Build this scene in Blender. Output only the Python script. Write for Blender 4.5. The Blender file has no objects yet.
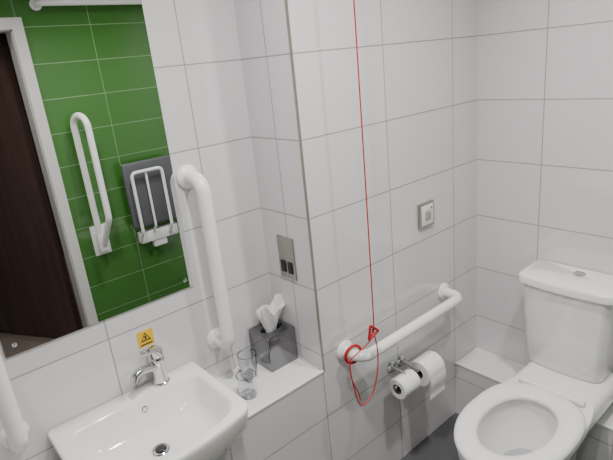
import bpy, bmesh, math
from mathutils import Vector, Matrix
from math import pi, sin, cos

C = bpy.context.scene.collection
# ------------------------------------------------------------------ materials
def newmat(name):
    m = bpy.data.materials.new(name); m.use_nodes = True
    nt = m.node_tree
    return m, nt, nt.nodes['Principled BSDF']

def simple(name, col, rough=0.4, metal=0.0, coat=0.0, trans=0.0, ior=1.45, noise=0.0, emis=None, es=0):
    m, nt, b = newmat(name)
    b.inputs['Base Color'].default_value = (*col, 1)
    b.inputs['Roughness'].default_value = rough
    b.inputs['Metallic'].default_value = metal
    b.inputs['Coat Weight'].default_value = coat
    b.inputs['Coat Roughness'].default_value = 0.05
    b.inputs['Transmission Weight'].default_value = trans
    b.inputs['IOR'].default_value = ior
    if emis:
        b.inputs['Emission Color'].default_value = (*emis, 1)
        b.inputs['Emission Strength'].default_value = es
    if noise:
        tc = nt.nodes.new('ShaderNodeTexCoord')
        n = nt.nodes.new('ShaderNodeTexNoise'); n.inputs['Scale'].default_value = 30
        r = nt.nodes.new('ShaderNodeMapRange')
        r.inputs['To Min'].default_value = max(0, rough-noise); r.inputs['To Max'].default_value = rough+noise
        nt.links.new(tc.outputs['Object'], n.inputs['Vector'])
        nt.links.new(n.outputs['Fac'], r.inputs['Value'])
        nt.links.new(r.outputs['Result'], b.inputs['Roughness'])
    return m

def tile(name, ua, va, uo, vo, c1, grout, w=0.4, h=0.25, rough=0.07, mortar=0.0021, weave=0.02, bump=0.3):
    """glazed wall tile; ua/va = world axis used for u and v"""
    m, nt, b = newmat(name)
    L = nt.links.new
    b.inputs['Specular IOR Level'].default_value = 0.75
    tc = nt.nodes.new('ShaderNodeTexCoord')
    sp = nt.nodes.new('ShaderNodeSeparateXYZ'); L(tc.outputs['Object'], sp.inputs[0])
    cb = nt.nodes.new('ShaderNodeCombineXYZ')
    for ax, off, idx in ((ua, uo, 0), (va, vo, 1)):
        s = nt.nodes.new('ShaderNodeMath'); s.operation = 'SUBTRACT'; s.inputs[1].default_value = off - 40*(w if idx == 0 else h)
        L(sp.outputs[ax], s.inputs[0]); L(s.outputs[0], cb.inputs[idx])
    br = nt.nodes.new('ShaderNodeTexBrick')
    br.offset = 0.0; br.squash = 1.0
    br.inputs['Scale'].default_value = 1.0
    br.inputs['Mortar Size'].default_value = mortar
    br.inputs['Mortar Smooth'].default_value = 0.15
    br.inputs['Bias'].default_value = 0
    br.inputs['Brick Width'].default_value = w
    br.inputs['Row Height'].default_value = h
    br.inputs['Color1'].default_value = (*c1, 1)
    br.inputs['Color2'].default_value = (*[min(1, c*1.03) for c in c1], 1)
    br.inputs['Mortar'].default_value = (*grout, 1)
    L(cb.outputs[0], br.inputs['Vector'])
    # faint linen-like streaks
    mp = nt.nodes.new('ShaderNodeMapping'); mp.inputs['Scale'].default_value = (25, 260, 1)
    L(cb.outputs[0], mp.inputs[0])
    nz = nt.nodes.new('ShaderNodeTexNoise'); nz.inputs['Scale'].default_value = 1; nz.inputs['Detail'].default_value = 2
    L(mp.outputs[0], nz.inputs['Vector'])
    mr = nt.nodes.new('ShaderNodeMapRange'); mr.inputs['To Min'].default_value = 1-weave*2; mr.inputs['To Max'].default_value = 1+weave*2
    L(nz.outputs['Fac'], mr.inputs['Value'])
    mx = nt.nodes.new('ShaderNodeVectorMath'); mx.operation = 'MULTIPLY'
    L(br.outputs['Color'], mx.inputs[0]); L(mr.outputs[0], mx.inputs[1])
    L(mx.outputs[0], b.inputs['Base Color'])
    rr = nt.nodes.new('ShaderNodeMapRange'); rr.inputs['To Min'].default_value = rough; rr.inputs['To Max'].default_value = 0.7
    L(br.outputs['Fac'], rr.inputs['Value']); L(rr.outputs[0], b.inputs['Roughness'])
    nw = nt.nodes.new('ShaderNodeTexNoise'); nw.inputs['Scale'].default_value = 6; L(cb.outputs[0], nw.inputs['Vector'])
    a = nt.nodes.new('ShaderNodeMath'); a.operation = 'MULTIPLY_ADD'; a.inputs[1].default_value = -1; 
    L(br.outputs['Fac'], a.inputs[0]); 
    a2 = nt.nodes.new('ShaderNodeMath'); a2.operation = 'MULTIPLY'; a2.inputs[1].default_value = 0.9; L(nw.outputs['Fac'], a2.inputs[0])
    L(a2.outputs[0], a.inputs[2])
    a3 = nt.nodes.new('ShaderNodeMath'); a3.operation = 'MULTIPLY_ADD'; a3.inputs[1].default_value = 0.08
    L(nz.outputs['Fac'], a3.inputs[0]); L(a.outputs[0], a3.inputs[2])
    bp = nt.nodes.new('ShaderNodeBump'); bp.inputs['Strength'].default_value = bump; bp.inputs['Distance'].default_value = 0.002
    L(a3.outputs[0], bp.inputs['Height']); L(bp.outputs[0], b.inputs['Normal'])
    return m

WT = (0.67, 0.66, 0.675); GR = (0.31, 0.30, 0.305)
t_x = tile('tile_white_x', 'X', 'Z', 0.19, 0.205, WT, GR)
t_xm = tile('tile_white_mirror', 'X', 'Z', 0.39, 0.205, WT, GR)
t_y = tile('tile_white_y', 'Y', 'Z', 0.12, 0.205, WT, GR)
t_z = tile('tile_white_top', 'X', 'Y', 0.19, 0.8, (0.78, 0.775, 0.77), GR, w=0.4, h=0.4)
t_g = tile('tile_green', 'X', 'Z', 0.03, 0.205, (0.047, 0.16, 0.026), (0.2, 0.33, 0.16), mortar=0.0022, h=0.2)
m_floor = simple('vinyl_floor', (0.09, 0.09, 0.095), 0.5, noise=0.1)
m_ceil = simple('ceiling_paint', (0.75, 0.74, 0.73), 0.9)
m_cer = simple('ceramic', (0.86, 0.855, 0.84), 0.08, coat=0.5)
m_seat = simple('seat_plastic', (0.85, 0.845, 0.83), 0.18)
m_bar = simple('white_enamel', (0.87, 0.87, 0.86), 0.22)
m_chr = simple('chrome', (0.66, 0.66, 0.68), 0.08, 1.0)
m_steel = simple('brushed_steel', (0.42, 0.40, 0.37), 0.35, 1.0, noise=0.08)
m_silverbox = simple('silver_box', (0.25, 0.25, 0.265), 0.14, 1.0, noise=.03)
m_mir = simple('mirror_glass', (0.9, 0.92, 0.91), 0.0, 1.0)
m_mirE = simple('mirror_edge', (0.25, 0.3, 0.28), 0.2)
m_red = simple('red_cord', (0.45, 0.006, 0.01), 0.45)
m_blk = simple('black_plastic', (0.015, 0.015, 0.017), 0.35)
m_pap = simple('paper', (0.87, 0.87, 0.86), 0.9)
m_card = simple('card_core', (0.12, 0.1, 0.09), 0.8)
m_glass = simple('clear_glass', (0.86, 0.89, 0.9), 0.02, trans=1.0, ior=1.5)
m_water = simple('water', (0.75, 0.8, 0.8), 0.02, trans=0.6, ior=1.33)
m_yel = simple('yellow_sticker', (0.8, 0.5, 0.02), 0.5)
m_gpad = simple('grey_pad', (0.10, 0.105, 0.115), 0.5)
m_wp = simple('white_plastic', (0.75, 0.75, 0.72), 0.35)
m_gp = simple('grey_plastic', (0.35, 0.36, 0.33), 0.4)
m_frame = simple('white_gloss_paint', (0.62, 0.60, 0.58), 0.3)
m_em = simple('lamp_emitter', (1, 1, 1), 0.5, emis=(1, 0.97, 0.92), es=12)
m_trim = simple('steel_trim', (0.36, 0.33, 0.29), 0.35, 0.7)

m_wood, nt, b = newmat('walnut_door')
tc = nt.nodes.new('ShaderNodeTexCoord'); mp = nt.nodes.new('ShaderNodeMapping'); mp.inputs['Scale'].default_value = (14, 14, 0.8)
nz = nt.nodes.new('ShaderNodeTexNoise'); nz.inputs['Scale'].default_value = 2; nz.inputs['Detail'].default_value = 6
cr = nt.nodes.new('ShaderNodeValToRGB'); cr.color_ramp.elements[0].position = .2; cr.color_ramp.elements[1].position = .85
cr.color_ramp.elements[0].color = (0.032, 0.019, 0.017, 1); cr.color_ramp.elements[1].color = (0.085, 0.05, 0.042, 1)
nt.links.new(tc.outputs['Object'], mp.inputs[0]); nt.links.new(mp.outputs[0], nz.inputs['Vector'])
nt.links.new(nz.outputs['Fac'], cr.inputs[0]); nt.links.new(cr.outputs[0], b.inputs['Base Color']); b.inputs['Roughness'].default_value = .35
m_cfl, nt, b = newmat('corridor_floor')
tc = nt.nodes.new('ShaderNodeTexCoord'); mp = nt.nodes.new('ShaderNodeMapping'); mp.inputs['Scale'].default_value = (3, 30, 1)
nz = nt.nodes.new('ShaderNodeTexNoise'); nz.inputs['Scale'].default_value = 2
cr = nt.nodes.new('ShaderNodeValToRGB')
cr.color_ramp.elements[0].color = (0.07, 0.055, 0.05, 1); cr.color_ramp.elements[1].color = (0.26, 0.21, 0.18, 1)
nt.links.new(tc.outputs['Object'], mp.inputs[0]); nt.links.new(mp.outputs[0], nz.inputs['Vector'])
nt.links.new(nz.outputs['Fac'], cr.inputs[0]); nt.links.new(cr.outputs[0], b.inputs['Base Color'])

# ------------------------------------------------------------------ helpers
def mkobj(name, bm, mats, parent=None, smooth=False, angle=40):
    me = bpy.data.meshes.new(name)
    bmesh.ops.recalc_face_normals(bm, faces=bm.faces)
    bm.to_mesh(me); bm.free()
    for m in (mats if isinstance(mats, (list, tuple)) else [mats]): me.materials.append(m)
    o = bpy.data.objects.new(name, me); C.objects.link(o)
    if smooth:
        me.polygons.foreach_set('use_smooth', [True]*len(me.polygons))
        me.set_sharp_from_angle(angle=math.radians(angle))
    if parent:
        o.parent = parent; o.matrix_parent_inverse = parent.matrix_world.inverted()
    return o

def empty(name, loc):
    e = bpy.data.objects.new(name, None); e.location = loc; e.empty_display_size = .05
    C.objects.link(e); e.matrix_world = Matrix.Translation(loc)
    return e

def box(name, x, y, z, mats, parent=None, bev=0, seg=3, matfn=None):
    bm = bmesh.new(); bmesh.ops.create_cube(bm, size=1)
    for v in bm.verts:
        v.co = Vector(((x[0]+x[1])/2+v.co.x*(x[1]-x[0]), (y[0]+y[1])/2+v.co.y*(y[1]-y[0]), (z[0]+z[1])/2+v.co.z*(z[1]-z[0])))
    if bev: bmesh.ops.bevel(bm, geom=bm.edges[:], offset=bev, segments=seg, affect='EDGES', profile=.5)
    bm.normal_update()
    if matfn:
        for f in bm.faces: f.material_index = matfn(f.normal)
    return mkobj(name, bm, mats, parent, smooth=bool(bev))

def ring_loft(name, rings, mats, parent=None, cap0=True, cap1=True, closed=False, smooth=True, angle=40):
    bm = bmesh.new(); R = [[bm.verts.new(p) for p in r] for r in rings]
    n = len(R[0]); k = len(R)
    for i in range(k if closed else k-1):
        a, c = R[i], R[(i+1) % k]
        for j in range(n):
            bm.faces.new((a[j], a[(j+1) % n], c[(j+1) % n], c[j]))
    if not closed:
        if cap0: bm.faces.new(R[0])
        if cap1: bm.faces.new(R[-1])
    return mkobj(name, bm, mats, parent, smooth, angle)

def lathe(name, prof, loc, mats, parent=None, axis=(0, 0, 1), n=32, cap0=True, cap1=True, angle=40, closed=False):
    q = Vector((0, 0, 1)).rotation_difference(Vector(axis).normalized())
    rings = [[Vector(loc)+q @ Vector((r*cos(2*pi*j/n), r*sin(2*pi*j/n), h)) for j in range(n)] for r, h in prof]
    return ring_loft(name, rings, mats, parent, cap0, cap1, closed=closed, angle=angle)

def fillet(pts, r, n=8):
    P = [Vector(p) for p in pts]; out = [P[0]]
    for i in range(1, len(P)-1):
        a, b_, c = P[i-1], P[i], P[i+1]
        d1 = (a-b_).normalized(); d2 = (c-b_).normalized()
        ang = d1.angle(d2)
        if ang > 3.1: out.append(b_); continue
        t = min(r/math.tan(ang/2), (a-b_).length*.49, (c-b_).length*.49); rr = t*math.tan(ang/2)
        cen = b_+(d1+d2).normalized()*(rr/sin(ang/2))
        s = b_+d1*t-cen; e = b_+d2*t-cen; tot = s.angle(e); ax = s.cross(e).normalized()
        for k in range(n+1): out.append(cen+Matrix.Rotation(tot*k/n, 3, ax) @ s)
    out.append(P[-1]); return out

def tube(name, pts, rad, mat, parent=None, fr=0, cyclic=False, n=16):
    P = fillet(pts, fr) if fr else [Vector(p) for p in pts]
    K = len(P); T = []
    for i in range(K):
        if cyclic: t = P[(i+1) % K]-P[i-1]
        else: t = P[min(i+1, K-1)]-P[max(i-1, 0)]
        T.append(t.normalized())
    u = T[0].orthogonal().normalized(); rings = []
    for i in range(K):
        if i: u = (T[i-1].rotation_difference(T[i])) @ u
        v = T[i].cross(u).normalized()
        rings.append([P[i]+rad*(cos(2*pi*j/n)*u+sin(2*pi*j/n)*v) for j in range(n)])
    return ring_loft(name, rings, mat, parent, closed=cyclic)

def smooth_path(pts, n=8, cyclic=False):
    P = [Vector(p) for p in pts]; out = []
    K = len(P)
    for i in range(K if cyclic else K-1):
        if cyclic: p0, p1, p2, p3 = P[i-1], P[i], P[(i+1) % K], P[(i+2) % K]
        else: p0, p1, p2, p3 = P[max(i-1, 0)], P[i], P[i+1], P[min(i+2, K-1)]
        for k in range(n):
            t = k/n
            out.append(.5*((2*p1)+(-p0+p2)*t+(2*p0-5*p1+4*p2-p3)*t*t+(-p0+3*p1-3*p2+p3)*t**3))
    if not cyclic: out.append(P[-1])
    return out

# ------------------------------------------------------------------ room
YB = 1.2; YM = 1.457; XR = 0.995; XE = 1.965; YS = -0.44; XW = -0.5; H = 2.4; ZL = 0.647
fn = lambda n: 2 if abs(n.z) > .5 else (1 if abs(n.x) > .5 else 0)
box('wall_mirror', (XW-.1, XR), (YM, YM+.1), (0, H), [t_xm, t_y, t_z], matfn=fn)
box('wall_grab_bar', (XR, XE+.1), (YB, YM+.1), (0, H), [t_x, t_y, t_z], matfn=fn)
box('wall_toilet', (XE, XE+.1), (YS-.12, YB), (0, H), [t_x, t_y, t_z], matfn=fn)
box('wall_west', (XW-.1, XW), (YS-.12, YM), (0, H), [t_x, t_y, t_z], matfn=fn)
box('wall_ledge', (XW, XR), (YB, YM), (0, ZL), [t_x, t_y, t_z], matfn=fn)
box('wall_pipe_boxing', (1.79, XE), (YS, YB), (0, .28), [t_x, t_y, t_z], matfn=fn)
DX0, DX1, DZ = -0.05, 0.80, 2.0
box('wall_green_east', (DX1+.02, XE), (YS-.12, YS), (0, H), t_g)
box('wall_green_west', (XW, DX0-.02), (YS-.12, YS), (0, H), t_g)
box('wall_green_lintel', (DX0-.02, DX1+.02), (YS-.12, YS), (DZ+.02, H), t_g)
box('floor', (XW-.1, XE+.1), (YS-.12, YM+.1), (-.05, 0), m_floor)
box('ceiling', (XW-.1, XE+.1), (YS-.12, YM+.1), (H, H+.05), m_ceil)
box('trim_1', (XR-.0025, XR+.003), (YB-.0025, YB+.005), (ZL-.002, H), m_trim)
box('trim_2', (XW, XR-.003), (YB-.003, YB+.004), (ZL-.004, ZL+.002), m_bar)
box('trim_3', (1.787, 1.793), (.0, YB), (.275, .282), m_bar)
e = empty('door_frame', (.4, YS-.06, 1))
box('jamb_a', (DX1-.012, DX1+.02), (YS-.12, YS), (0, DZ), m_frame, e)
box('jamb_b', (DX0-.02, DX0+.012), (YS-.12, YS), (0, DZ), m_frame, e)
box('head', (DX0-.02, DX1+.02), (YS-.12, YS), (DZ-.012, DZ+.02), m_frame, e)
box('architrave_a', (DX1-.005, DX1+.055), (YS, YS+.018), (0, DZ+.05), m_frame, e)
box('architrave_b', (DX0-.055, DX0+.005), (YS, YS+.018), (0, DZ+.05), m_frame, e)
box('architrave_c', (DX0-.055, DX1+.055), (YS, YS+.019), (DZ-.005, DZ+.055), m_frame, e)
d = Vector((-.5, -.86, 0)).normalized(); nrm = Vector((-d.y, d.x, 0))
bm = bmesh.new(); bmesh.ops.create_cube(bm, size=1)
h0 = Vector((.77, YS-.15, 0))
for v in bm.verts: v.co = h0+d*(.42+v.co.x*.84)+nrm*(v.co.y*.044)+Vector((0, 0, .99+v.co.z*1.965))
mkobj('door_1', bm, m_wood)
box('floor_corridor', (-1.2, 2.0), (-2.6, YS-.12), (-.05, 0), m_cfl)
box('wall_corridor', (-1.2, 2.0), (-2.7, -2.6), (0, H), m_wood)
box('wall_corridor_east', (2.0, 2.1), (-2.7, YS-.12), (0, H), m_frame)
box('wall_corridor_west', (-1.3, -1.2), (-2.7, YS-.12), (0, H), m_frame)
box('ceiling_corridor', (-1.3, 2.1), (-2.7, YS-.12), (H, H+.05), m_ceil)

# ------------------------------------------------------------------ mirror
e = empty('wall_mirror_panel', (.41, YM, 1.5)); e.name = 'mirror'
box('glass', (.128, .688), (YM-.006, YM-.001), (1.022, 2.03), [m_mir, m_mirE], e, matfn=lambda n: 0 if n.y < -.5 else 1)
for i, (x, z) in enumerate(((.155, 1.05), (.661, 1.05), (.155, 2.0), (.661, 2.0))):
    lathe('screw_%d' % i, [(.006, 0), (.006, .002), (.003, .004)], (x, YM-.006, z), m_chr, e, axis=(0, -1, 0), n=16)

# ------------------------------------------------------------------ grab bars
def grab_bar(name, a, b_, out, wall_n, rad=.0185, fl=.038):
    a = Vector(a); b_ = Vector(b_); n = Vector(wall_n)
    e = empty(name, (a+b_)/2)
    tube('tube', [a+n*.002, a+n*out, b_+n*out, b_+n*.002], rad, m_bar, e, fr=.055, n=24)
    for i, p in enumerate((a, b_)):
        lathe('flange_%d' % i, [(fl, .001), (fl, .006), (fl*.9, .011), (rad*1.15, .015), (rad*1.0, .02)], p, m_bar, e, axis=n, n=32)
    return e
N = (0, -1, 0)
grab_bar('vertical_grab_bar', (.738, YM, .80), (.735, YM, 1.375), .088, N, rad=.0225)
grab_bar('vertical_grab_bar.001', (.092, YM, .80), (.088, YM, 1.375), .088, N, rad=.0225)
grab_bar('horizontal_grab_bar', (1.10, YB, .68), (1.705, YB, .68), .09, N, rad=.0205)

# ------------------------------------------------------------------ basin
def rrect(cx, cy, hx, hy, z, p=4.0, n=64, front=0.0):
    out = []
    for j in range(n):
        t = 2*pi*j/n; c, s = cos(t), sin(t)
        x = hx*math.copysign(abs(c)**(2/p), c); y = hy*math.copysign(abs(s)**(2/p), s)
        if y < 0: y -= front*(1-(x/hx)**2)*(-y/hy)
        out.append(Vector((cx+x, cy+y, z)))
    return out
def brect(x0, x1, y0, y1, z, rf, rb, bow=0.0, nc=8, ns=12):
    """rounded rectangle, front corners radius rf, back rb, bowed front edge"""
    pts = []
    def arc(cx, cy, r, a0):
        for k in range(nc+1):
            a = a0+pi/2*k/nc; pts.append((cx+r*cos(a), cy+r*sin(a)))
    def line(p, q, n):
        for k in range(1, n): pts.append((p[0]+(q[0]-p[0])*k/n, p[1]+(q[1]-p[1])*k/n))
    line((x1, y0+rf), (x1, y1-rb), ns)
    arc(x1-rb, y1-rb, rb, 0)
    line((x1-rb, y1), (x0+rb, y1), ns)
    arc(x0+rb, y1-rb, rb, pi/2)
    line((x0, y1-rb), (x0, y0+rf), ns)
    arc(x0+rf, y0+rf, rf, pi)
    line((x0+rf, y0), (x1-rf, y0), ns)
    arc(x1-rf, y0+rf, rf, 1.5*pi)
    cxm = (x0+x1)/2; hw = (x1-x0)/2; ym = (y0+y1)/2
    out = []
    for x, y in pts:
        f = max(0, (ym-y)/(ym-y0))
        out.append(Vector((x, y-bow*(1-((x-cxm)/hw)**2)*f, z)))
    return out
e = empty('wash_basin', (.4, 1.27, .7))
bx, by = .402, 1.2885
B0 = (.164, .636, 1.105, 1.4545)
def outer(ins, z, rf=.036, rb=.014, bow=.036): return brect(B0[0]+ins, B0[1]-ins, B0[2]+ins, B0[3]-ins*.6, z, max(rf-ins*.4, .01), max(rb-ins*.2, .006), bow)
I0 = (.198, .604, 1.135, 1.388)
def inner(ins, z, rf=.055, rb=.035, bow=.032, iy=None):
    iy = ins if iy is None else iy
    return brect(I0[0]+ins, I0[1]-ins, I0[2]+iy, I0[3]-iy, z, rf, rb, bow)
R = [outer(.06, ZL+.001), outer(.035, ZL+.003), outer(.008, ZL+.05), outer(.001, .745), outer(0, .755), outer(.002, .760), outer(.006, .762),
     inner(-.006, .7615), inner(0, .759), inner(.004, .752), inner(.012, .725, rf=.06), inner(.022, .694, rf=.07, rb=.05),
     inner(.040, .676, rf=.07, rb=.055, bow=.026, iy=.034), inner(.075, .668, rf=.05, rb=.04, bow=.02, iy=.06), inner(.13, .664, rf=.02, rb=.02, bow=.01, iy=.085)]
R.append([Vector((bx+.02*(v.x-bx)/max((v-Vector((bx, 1.253, v.z))).length, 1e-4), 1.253+.02*(v.y-1.253)/max((v-Vector((bx, 1.253, v.z))).length, 1e-4), .662)) for v in R[-1]])
ring_loft('bowl', R, m_cer, e, angle=60)
lathe('waste_ring', [(.010, .0), (.024, .0), (.026, .002), (.023, .004), (.014, .002), (.012, .0)], (bx, by-.035, .6635), m_chr, e, n=24)
lathe('waste_plug', [(.016, 0), (.016, .003), (.004, .005)], (bx, by-.035, .664), m_blk, e, n=24)
lathe('overflow', [(.010, 0), (.010, .003), (.007, .004), (.005, .001)], (bx+.02, 1.379, .727), m_chr, e, axis=(0, -1, .35), n=20)

# mixer tap
tx, ty, tz = .504, 1.420, .7615
e = empty('mixer_tap', (tx, ty, .76))
lathe('body', [(.028, 0), (.028, .006), (.024, .010), (.022, .05), (.023, .078), (.025, .090), (.022, .096)], (tx, ty, tz), m_chr, e, n=32)
dv = Vector((-1, -.35, 0)).normalized()
p0 = Vector((tx, ty, tz+.062))
rings = []
for k, (s, up, w, h) in enumerate(((0, 0, .018, .016), (.03, .010, .017, .0145), (.06, .019, .0155, .013), (.080, .021, .0145, .012), (.093, .013, .0135, .012), (.097, .000, .013, .009))):
    c = p0+dv*s+Vector((0, 0, up)); sd = Vector((-dv.y, dv.x, 0)); 
    tl = 0 if k < 4 else (.5 if k == 4 else 1.2)
    nu = (Vector((0, 0, 1))*cos(tl)+dv*sin(tl))
    rings.append([c+sd*w*cos(2*pi*j/20)+nu*h*sin(2*pi*j/20) for j in range(20)])
ring_loft('spout', rings, m_chr, e)
lathe('cartridge_cap', [(.022, .096), (.024, .1), (.023, .120), (.013, .128), (.002, .129)], (tx, ty, tz), m_chr, e, n=32)
lv = Vector((-.75, -.65, 0)).normalized(); sd = Vector((-lv.y, lv.x, 0))
c0 = Vector((tx, ty, tz+.124))
tube('lever_loop', smooth_path([c0+sd*.013, c0+sd*.015+lv*.03+Vector((0, 0, .008)), c0+sd*.013+lv*.058+Vector((0, 0, .018)), c0+lv*.068+Vector((0, 0, .021)), c0-sd*.013+lv*.058+Vector((0, 0, .018)), c0-sd*.015+lv*.03+Vector((0, 0, .008)), c0-sd*.013, c0-lv*.012], 6, True), .0045, m_chr, e, cyclic=True, n=10)

# sticker
e = empty('hot_water_sticker', (.498, YM, .91))
box('label', (.472, .524), (YM-.0012, YM-.0002), (.883, .936), m_yel, e)
bm = bmesh.new()
def tri(bm, cx, cz, s, y): return [bm.verts.new((cx-s, y, cz-s*.85)), bm.verts.new((cx+s, y, cz-s*.85)), bm.verts.new((cx, y, cz+s*.9))]
a = tri(bm, .498, .915, .017, YM-.0016); c = tri(bm, .498, .9145, .0115, YM-.0016)
for i in range(3): bm.faces.new((a[i], a[(i+1) % 3], c[(i+1) % 3], c[i]))
mkobj('warning_triangle', bm, m_blk, e)
box('text_1', (.478, .518), (YM-.0018, YM-.0012), (.888, .892), m_blk, e)
box('text_2', (.495, .501), (YM-.0018, YM-.0012), (.907, .918), m_blk, e)

# ------------------------------------------------------------------ tissue box
e = empty('tissue_box', (.93, 1.39, .7))
X0, X1, Y0, Y1, Z0, Z1 = .866, .988, 1.330, 1.452, ZL+.001, ZL+.132
def rr(hx, hy, z, p, n=48): return [Vector(v) for v in rrect((X0+X1)/2, (Y0+Y1)/2, hx, hy, z, p, n)]
hx = (X1-X0)/2; hy = (Y1-Y0)/2
ring_loft('cover', [rr(hx, hy, Z0, 30), rr(hx, hy, Z1-.003, 30), rr(hx-.002, hy-.002, Z1, 24), rr(.045, .026, Z1, 2), rr(.043, .024, Z1-.006, 2), rr(.043, .024, Z1-.012, 2)], [m_silverbox], e, angle=30)
rings = []
n = 60; mxc, myc = (X0+X1)/2, (Y0+Y1)/2
for k in range(11):
    t = k/10
    r0 = .020+.033*t**.9
    z = Z1-.012+.092*t
    ring = []
    for j in range(n):
        th = 2*pi*j/n
        rad = r0*(1+.35*sin(3*th+1+.6*t)*t+.2*sin(7*th+2*t)*t)
        ring.append(Vector((mxc-.002+rad*.95*cos(th)+.006*t, myc+rad*.6*sin(th), z+.022*t*t*sin(2*th+.6)+.012*t*sin(5*th))))
    rings.append(ring)
top = rings[-1]
for k in range(5):
    t = 1-(k+1)/6
    rings.append([Vector((mxc+.006+(p.x-mxc-.006)*t, myc+(p.y-myc)*t*.8, p.z-.015*(k+1))) for p in top])
ring_loft('tissue', rings, m_pap, e, cap0=False, cap1=True, angle=80)

def tumbler(name, x, y, h=.084, r=.034):
    return lathe(name, [(r*.8, 0), (r*.84, .002), (r, h-.001), (r-.001, h), (r-.003, h-.001), (r*.8-.003, .014), (.004, .012)], (x, y, ZL+.0012), m_glass, None, n=40)
tumbler('drinking_glass', .735, 1.288, h=.080)
tumbler('drinking_glass.001', .800, 1.375, h=.09)

# ------------------------------------------------------------------ switches
e = empty('shaver_socket', (XR, 1.334, 1.045))
box('plate', (XR-.006, XR-.0005), (1.291, 1.377), (.968, 1.122), m_steel, e, bev=.002)
for i, y in enumerate((1.353, 1.315)):
    box('rocker_%d' % i, (XR-.010, XR-.005), (y-.012, y+.012), (.990, 1.032), m_blk, e, bev=.0015)
    lathe('screw_%d' % i, [(.004, 0), (.003, .0015)], (XR-.006, 1.334, 1.105 if i else .980), m_chr, e, axis=(-1, 0, 0), n=12)
e = empty('call_reset_switch', (1.591, YB, 1.06))
box('back_box', (1.545, 1.637), (YB-.012, YB-.0005), (1.010, 1.110), m_steel, e, bev=.002)
box('face', (1.555, 1.627), (YB-.016, YB-.011), (1.020, 1.100), m_wp, e, bev=.002)
box('button', (1.575, 1.607), (YB-.020, YB-.015), (1.042, 1.078), m_gp, e, bev=.002)
lathe('indicator', [(.004, 0), (.003, .003)], (1.614, YB-.016, 1.086), m_red, e, axis=N, n=12)

# ------------------------------------------------------------------ emergency cord
e = empty('emergency_pull_cord', (1.134, 1.075, 2.3)); cx, cy = 1.134, 1.075
lathe('ceiling_switch', [(.045, 0), (.045, -.02), (.03, -.028), (.008, -.04)], (cx, cy, H-.001), m_wp, e)
tube('cord', smooth_path([(cx, cy, H-.03), (cx, cy, 1.6), (cx-.001, cy, 1.1), (cx-.004, cy, .82), (cx-.012, cy, .80)], 6), .0022, m_red, e, n=8)
tube('cord_loop', smooth_path([(1.123, cy, .80), (1.10, cy-.004, .765), (1.05, cy+.01, .735), (1.02, 1.09, .715), (1.02, cy+.01, .64), (1.03, cy, .56), (1.05, cy, .535), (1.085, cy-.003, .545), (1.118, cy, .58), (1.138, cy, .65), (1.14, cy, .72), (1.125, cy, .795)], 6), .0022, m_red, e, n=8)
tube('cord_tail', smooth_path([(1.02, 1.09, .71), (1.012, 1.08, .66), (1.035, 1.075, .59), (1.04, 1.075, .56)], 6), .002, m_red, e, n=8)
def tripull(nm, c, s, rot):
    pts = []
    for k in range(3):
        a = rot+2*pi*k/3; pts.append(Vector(c)+Vector((s*cos(a), 0, s*sin(a))))
    pp = []
    for k in range(3):
        a, b_, c_ = pts[k-1], pts[k], pts[(k+1) % 3]
        for t in (.12, .06): pp.append(b_.lerp(a, t))
        for t in (.06, .12, .5): pp.append(b_.lerp(c_, t))
    tube(nm, pp, .0046, m_red, e, cyclic=True, n=10)
tripull('pull_triangle', (1.118, cy-.004, .792), .030, pi/2+.3)
ringc = Vector((1.10, 1.155, .68))
tube('pull_ring', [ringc+Vector((.033*cos(t), -.006*cos(t), .033*sin(t))) for t in [2*pi*k/28 for k in range(28)]], .0055, m_red, e, cyclic=True, n=10)

# ------------------------------------------------------------------ toilet roll holder
e = empty('toilet_roll_holder', (1.41, YB, .46))
lathe('wall_rose', [(.026, .0005), (.026, .006), (.02, .010), (.012, .012)], (1.405, YB, .485), m_chr, e, axis=N)
lathe('wall_rose_2', [(.026, .0005), (.026, .006), (.02, .010), (.012, .012)], (1.345, YB, .485), m_chr, e, axis=N)
yr = YB-.075
tube('arm', [(1.405, YB-.002, .485), (1.405, yr, .485), (1.405, yr, .455), (1.56, yr, .455)], .006, m_chr, e, fr=.012, n=12)
tube('arm_2', [(1.345, YB-.002, .485), (1.345, yr, .485), (1.345, yr, .455), (1.28, yr, .455)], .006, m_chr, e, fr=.012, n=12)
def roll(nm, x0, x1, r, name_mat=m_pap):
    lathe(nm, [(.021, x0), (r-.002, x0), (r, x0+.002), (r, x1-.002), (r-.002, x1), (.021, x1)], (0, yr, .442), name_mat, e, axis=(1, 0, 0), closed=True)
    lathe(nm+'_core', [(.0212, x0+.001), (.0212, x1-.001), (.0195, x1-.001), (.0195, x0+.001)], (0, yr, .442), m_card, e, axis=(1, 0, 0), closed=True)
roll('roll_full', 1.425, 1.53, .054)
roll('roll_small', 1.29, 1.385, .042)
bm = bmesh.new(); vs = []
for k in range(8):
    z = .442-.1*k/7; y = yr-.0545-.004*sin(k*.8)
    vs.append((bm.verts.new((1.427, y, z)), bm.verts.new((1.528, y, z))))
for k in range(7): bm.faces.new((vs[k][0], vs[k][1], vs[k+1][1], vs[k+1][0]))
mkobj('hanging_sheet', bm, m_pap, e, smooth=True)

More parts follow.
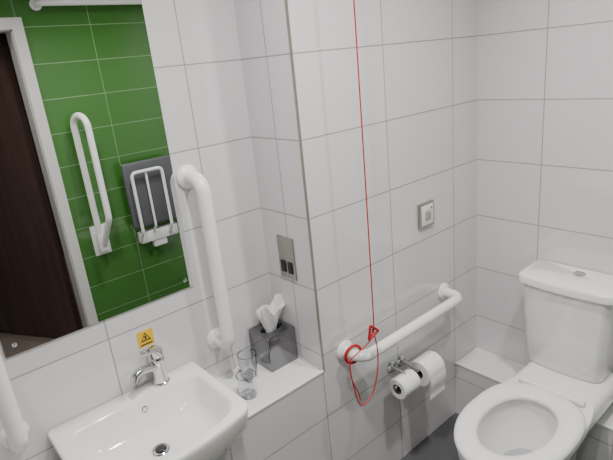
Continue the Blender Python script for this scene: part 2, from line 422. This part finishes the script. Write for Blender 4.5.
# ------------------------------------------------------------------ toilet
e = empty('toilet', (1.5, .70, .4)); cyT = .702; ex = 1.412
def egg(cx, cy, fl, bl, w, z, n=64, pf=2.0, pb=2.6):
    out = []
    for j in range(n):
        t = 2*pi*j/n; c, s = cos(t), sin(t)
        p = pb if c > 0 else pf
        L_ = bl if c > 0 else fl
        x = L_*math.copysign(abs(c)**(2/p), c); y = w*math.copysign(abs(s)**(2/p), s)
        out.append(Vector((cx+x, cy+y, z)))
    return out
S = [egg(1.50, cyT, .22, .24, .115, 0.0, pf=2.4, pb=4),
     egg(1.50, cyT, .225, .24, .118, .02, pf=2.4, pb=4),
     egg(1.48, cyT, .20, .26, .105, .12, pf=2.3, pb=4),
     egg(1.46, cyT, .22, .28, .115, .22, pf=2.2, pb=4),
     egg(1.42, cyT, .24, .33, .145, .32, pf=2.1, pb=3.5),
     egg(ex, cyT, .250, .35, .168, .38, pf=2.05, pb=3.2),
     egg(ex, cyT, .252, .35, .173, .415, pf=2.05, pb=3.2),
     egg(ex, cyT, .250, .348, .170, .423, pf=2.05, pb=3.2),
     egg(ex, cyT, .20, .19, .125, .424, pf=2.05, pb=2.2),
     egg(ex, cyT, .185, .175, .115, .418, pf=2.05, pb=2.2),
     egg(ex, cyT, .185, .175, .117, .39, pf=2.05, pb=2.2),
     egg(1.41, cyT, .17, .165, .108, .33, pf=2.05, pb=2.2),
     egg(1.42, cyT, .12, .13, .085, .26, pf=2.0, pb=2.0),
     egg(1.44, cyT, .08, .09, .06, .21, pf=2.0, pb=2.0),
     egg(1.45, cyT, .05, .06, .045, .17, pf=2.0, pb=2.0)]
ring_loft('pan', S, m_cer, e, angle=60)
ring_loft('water', [egg(1.43, cyT, .1, .11, .072, .236), egg(1.43, cyT, .098, .108, .07, .238)], m_water, e)
box('deck', (1.62, 1.955), (cyT-.15, cyT+.165), (.33, .424), m_cer, e, bev=.03, seg=5)
so = dict(fl=.255, bl=.235, w=.180); si = dict(fl=.168, bl=.160, w=.108)
prof = [(0, .426), (-.02, .432), (0, .440), (.12, .447), (.3, .4495), (.7, .4475), (.9, .443), (1, .434), (.98, .427)]
rs = []
A = egg(ex, cyT, so['fl'], so['bl'], so['w'], 0, pf=2.05, pb=2.9)
B = egg(ex, cyT, si['fl'], si['bl'], si['w'], 0, pf=2.05, pb=2.2)
for t, z in prof: rs.append([Vector((a.x+(b_.x-a.x)*t, a.y+(b_.y-a.y)*t, z)) for a, b_ in zip(A, B)])
ring_loft('seat', rs, m_seat, e, closed=True, angle=60)
tube('hinge_bar', [(1.658, cyT-.12, .436), (1.658, cyT+.12, .436)], .012, m_seat, e)
def cring(x0, hy, z, r=.034, bow=.018, x1=1.96):
    pts = brect(-hy, hy, 0, x1-x0, z, r, .012, bow)
    return [Vector((x0+p.y, cyC-p.x, z)) for p in pts]
cyC = .735
ring_loft('cistern_tank', [cring(1.822, .140, .423), cring(1.816, .145, .43), cring(1.808, .156, .55), cring(1.800, .166, .70), cring(1.797, .171, .776)], m_cer, e, angle=60)
ring_loft('cistern_lid', [cring(1.790, .177, .775), cring(1.785, .183, .779), cring(1.785, .183, .802), cring(1.788, .180, .809), cring(1.797, .172, .813)], m_cer, e, angle=50)
lathe('flush_button', [(.022, 0), (.022, .004), (.019, .006), (.018, .004), (.0, .005)], (1.90, cyC-.01, .8125), m_chr, e, cap1=False)

# ------------------------------------------------------------------ things on the green wall
G = (0, 1, 0)
e = empty('drop_down_rail', (1.0, YS, 1.0))
box('back_plate', (.945, 1.05), (YS+.0005, YS+.008), (.60, .80), m_bar, e, bev=.003)
box('hinge', (.965, 1.03), (YS+.008, YS+.07), (.63, .76), m_bar, e, bev=.01)
tube('arm', [(.985, YS+.05, .72), (.985, YS+.05, 1.50), (1.02, YS+.19, 1.50), (1.02, YS+.19, .87), (.995, YS+.06, .68)], .0195, m_bar, e, fr=.07)
e = empty('folding_shower_seat', (1.38, YS, .9))
box('pad', (1.205, 1.555), (YS+.05, YS+.085), (.72, 1.16), m_gpad, e, bev=.016, seg=4)
tube('frame', [(1.24, YS+.05, .62), (1.24, YS+.125, .70), (1.24, YS+.125, 1.10), (1.45, YS+.125, 1.10), (1.45, YS+.125, .70), (1.45, YS+.05, .62)], .011, m_bar, e, fr=.03)
tube('leg', [(1.34, YS+.05, .66), (1.34, YS+.115, .72), (1.34, YS+.115, 1.095)], .008, m_bar, e, fr=.02)
box('bracket', (1.24, 1.52), (YS+.0005, YS+.06), (.60, .68), m_bar, e, bev=.01)
box('wall_bracket', (1.33, 1.43), (YS+.0005, YS+.05), (.55, .61), m_bar, e, bev=.01)
e = empty('shower_curtain_rail', (1.2, YS, 2.12))
tube('rail', [(.95, YS+.002, 2.12), (.95, YS+.07, 2.12), (1.9, YS+.07, 2.12), (1.9, YS+.002, 2.12)], .017, m_bar, e, fr=.04)
lathe('flange_a', [(.032, 0.0005), (.032, .006), (.02, .014)], (.95, YS, 2.12), m_bar, e, axis=G)
lathe('flange_b', [(.032, 0.0005), (.032, .006), (.02, .014)], (1.9, YS, 2.12), m_bar, e, axis=G)

# ------------------------------------------------------------------ lights
def downlight(i, x, y, watt, col=(1, .965, .935), z=H):
    e = empty('ceiling_downlight' if i == 0 else 'ceiling_downlight.%03d' % i, (x, y, z))
    lathe('bezel', [(.05, -.001), (.05, -.006), (.042, -.008), (.040, -.002)], (x, y, z), m_chr, e)
    lathe('lens', [(.039, -.003), (.039, -.005)], (x, y, z), m_em, e)
    l = bpy.data.lights.new('downlight', 'AREA'); l.shape = 'DISK'; l.size = .10; l.energy = watt; l.color = col; l.spread = math.radians(150)
    o = bpy.data.objects.new('lamp', l); C.objects.link(o); o.location = (x, y, z-.012)
    o.parent = e; o.matrix_parent_inverse = e.matrix_world.inverted()
downlight(0, .62, .72, 16)
downlight(1, 1.30, .40, 14)
downlight(2, .2, .0, 6)
downlight(3, .4, -1.8, 8, (1, .88, .78))
w = bpy.data.worlds.new('world'); bpy.context.scene.world = w; w.use_nodes = True
w.node_tree.nodes['Background'].inputs[0].default_value = (.05, .05, .05, 1)

# ------------------------------------------------------------------ camera
cam = bpy.data.cameras.new('camera'); co = bpy.data.objects.new('camera', cam); C.objects.link(co)
cam.sensor_width = 36; cam.lens = 515/613*36; cam.clip_start = .02
M = Matrix(((.7493, .2797, -.6002), (-.6548, .1781, -.7345), (-.0974, .9439, .3157))).to_4x4()
M = M.to_quaternion().to_matrix().to_4x4()
M.translation = (0, 0, 1.69)
co.matrix_world = M
bpy.context.scene.camera = co
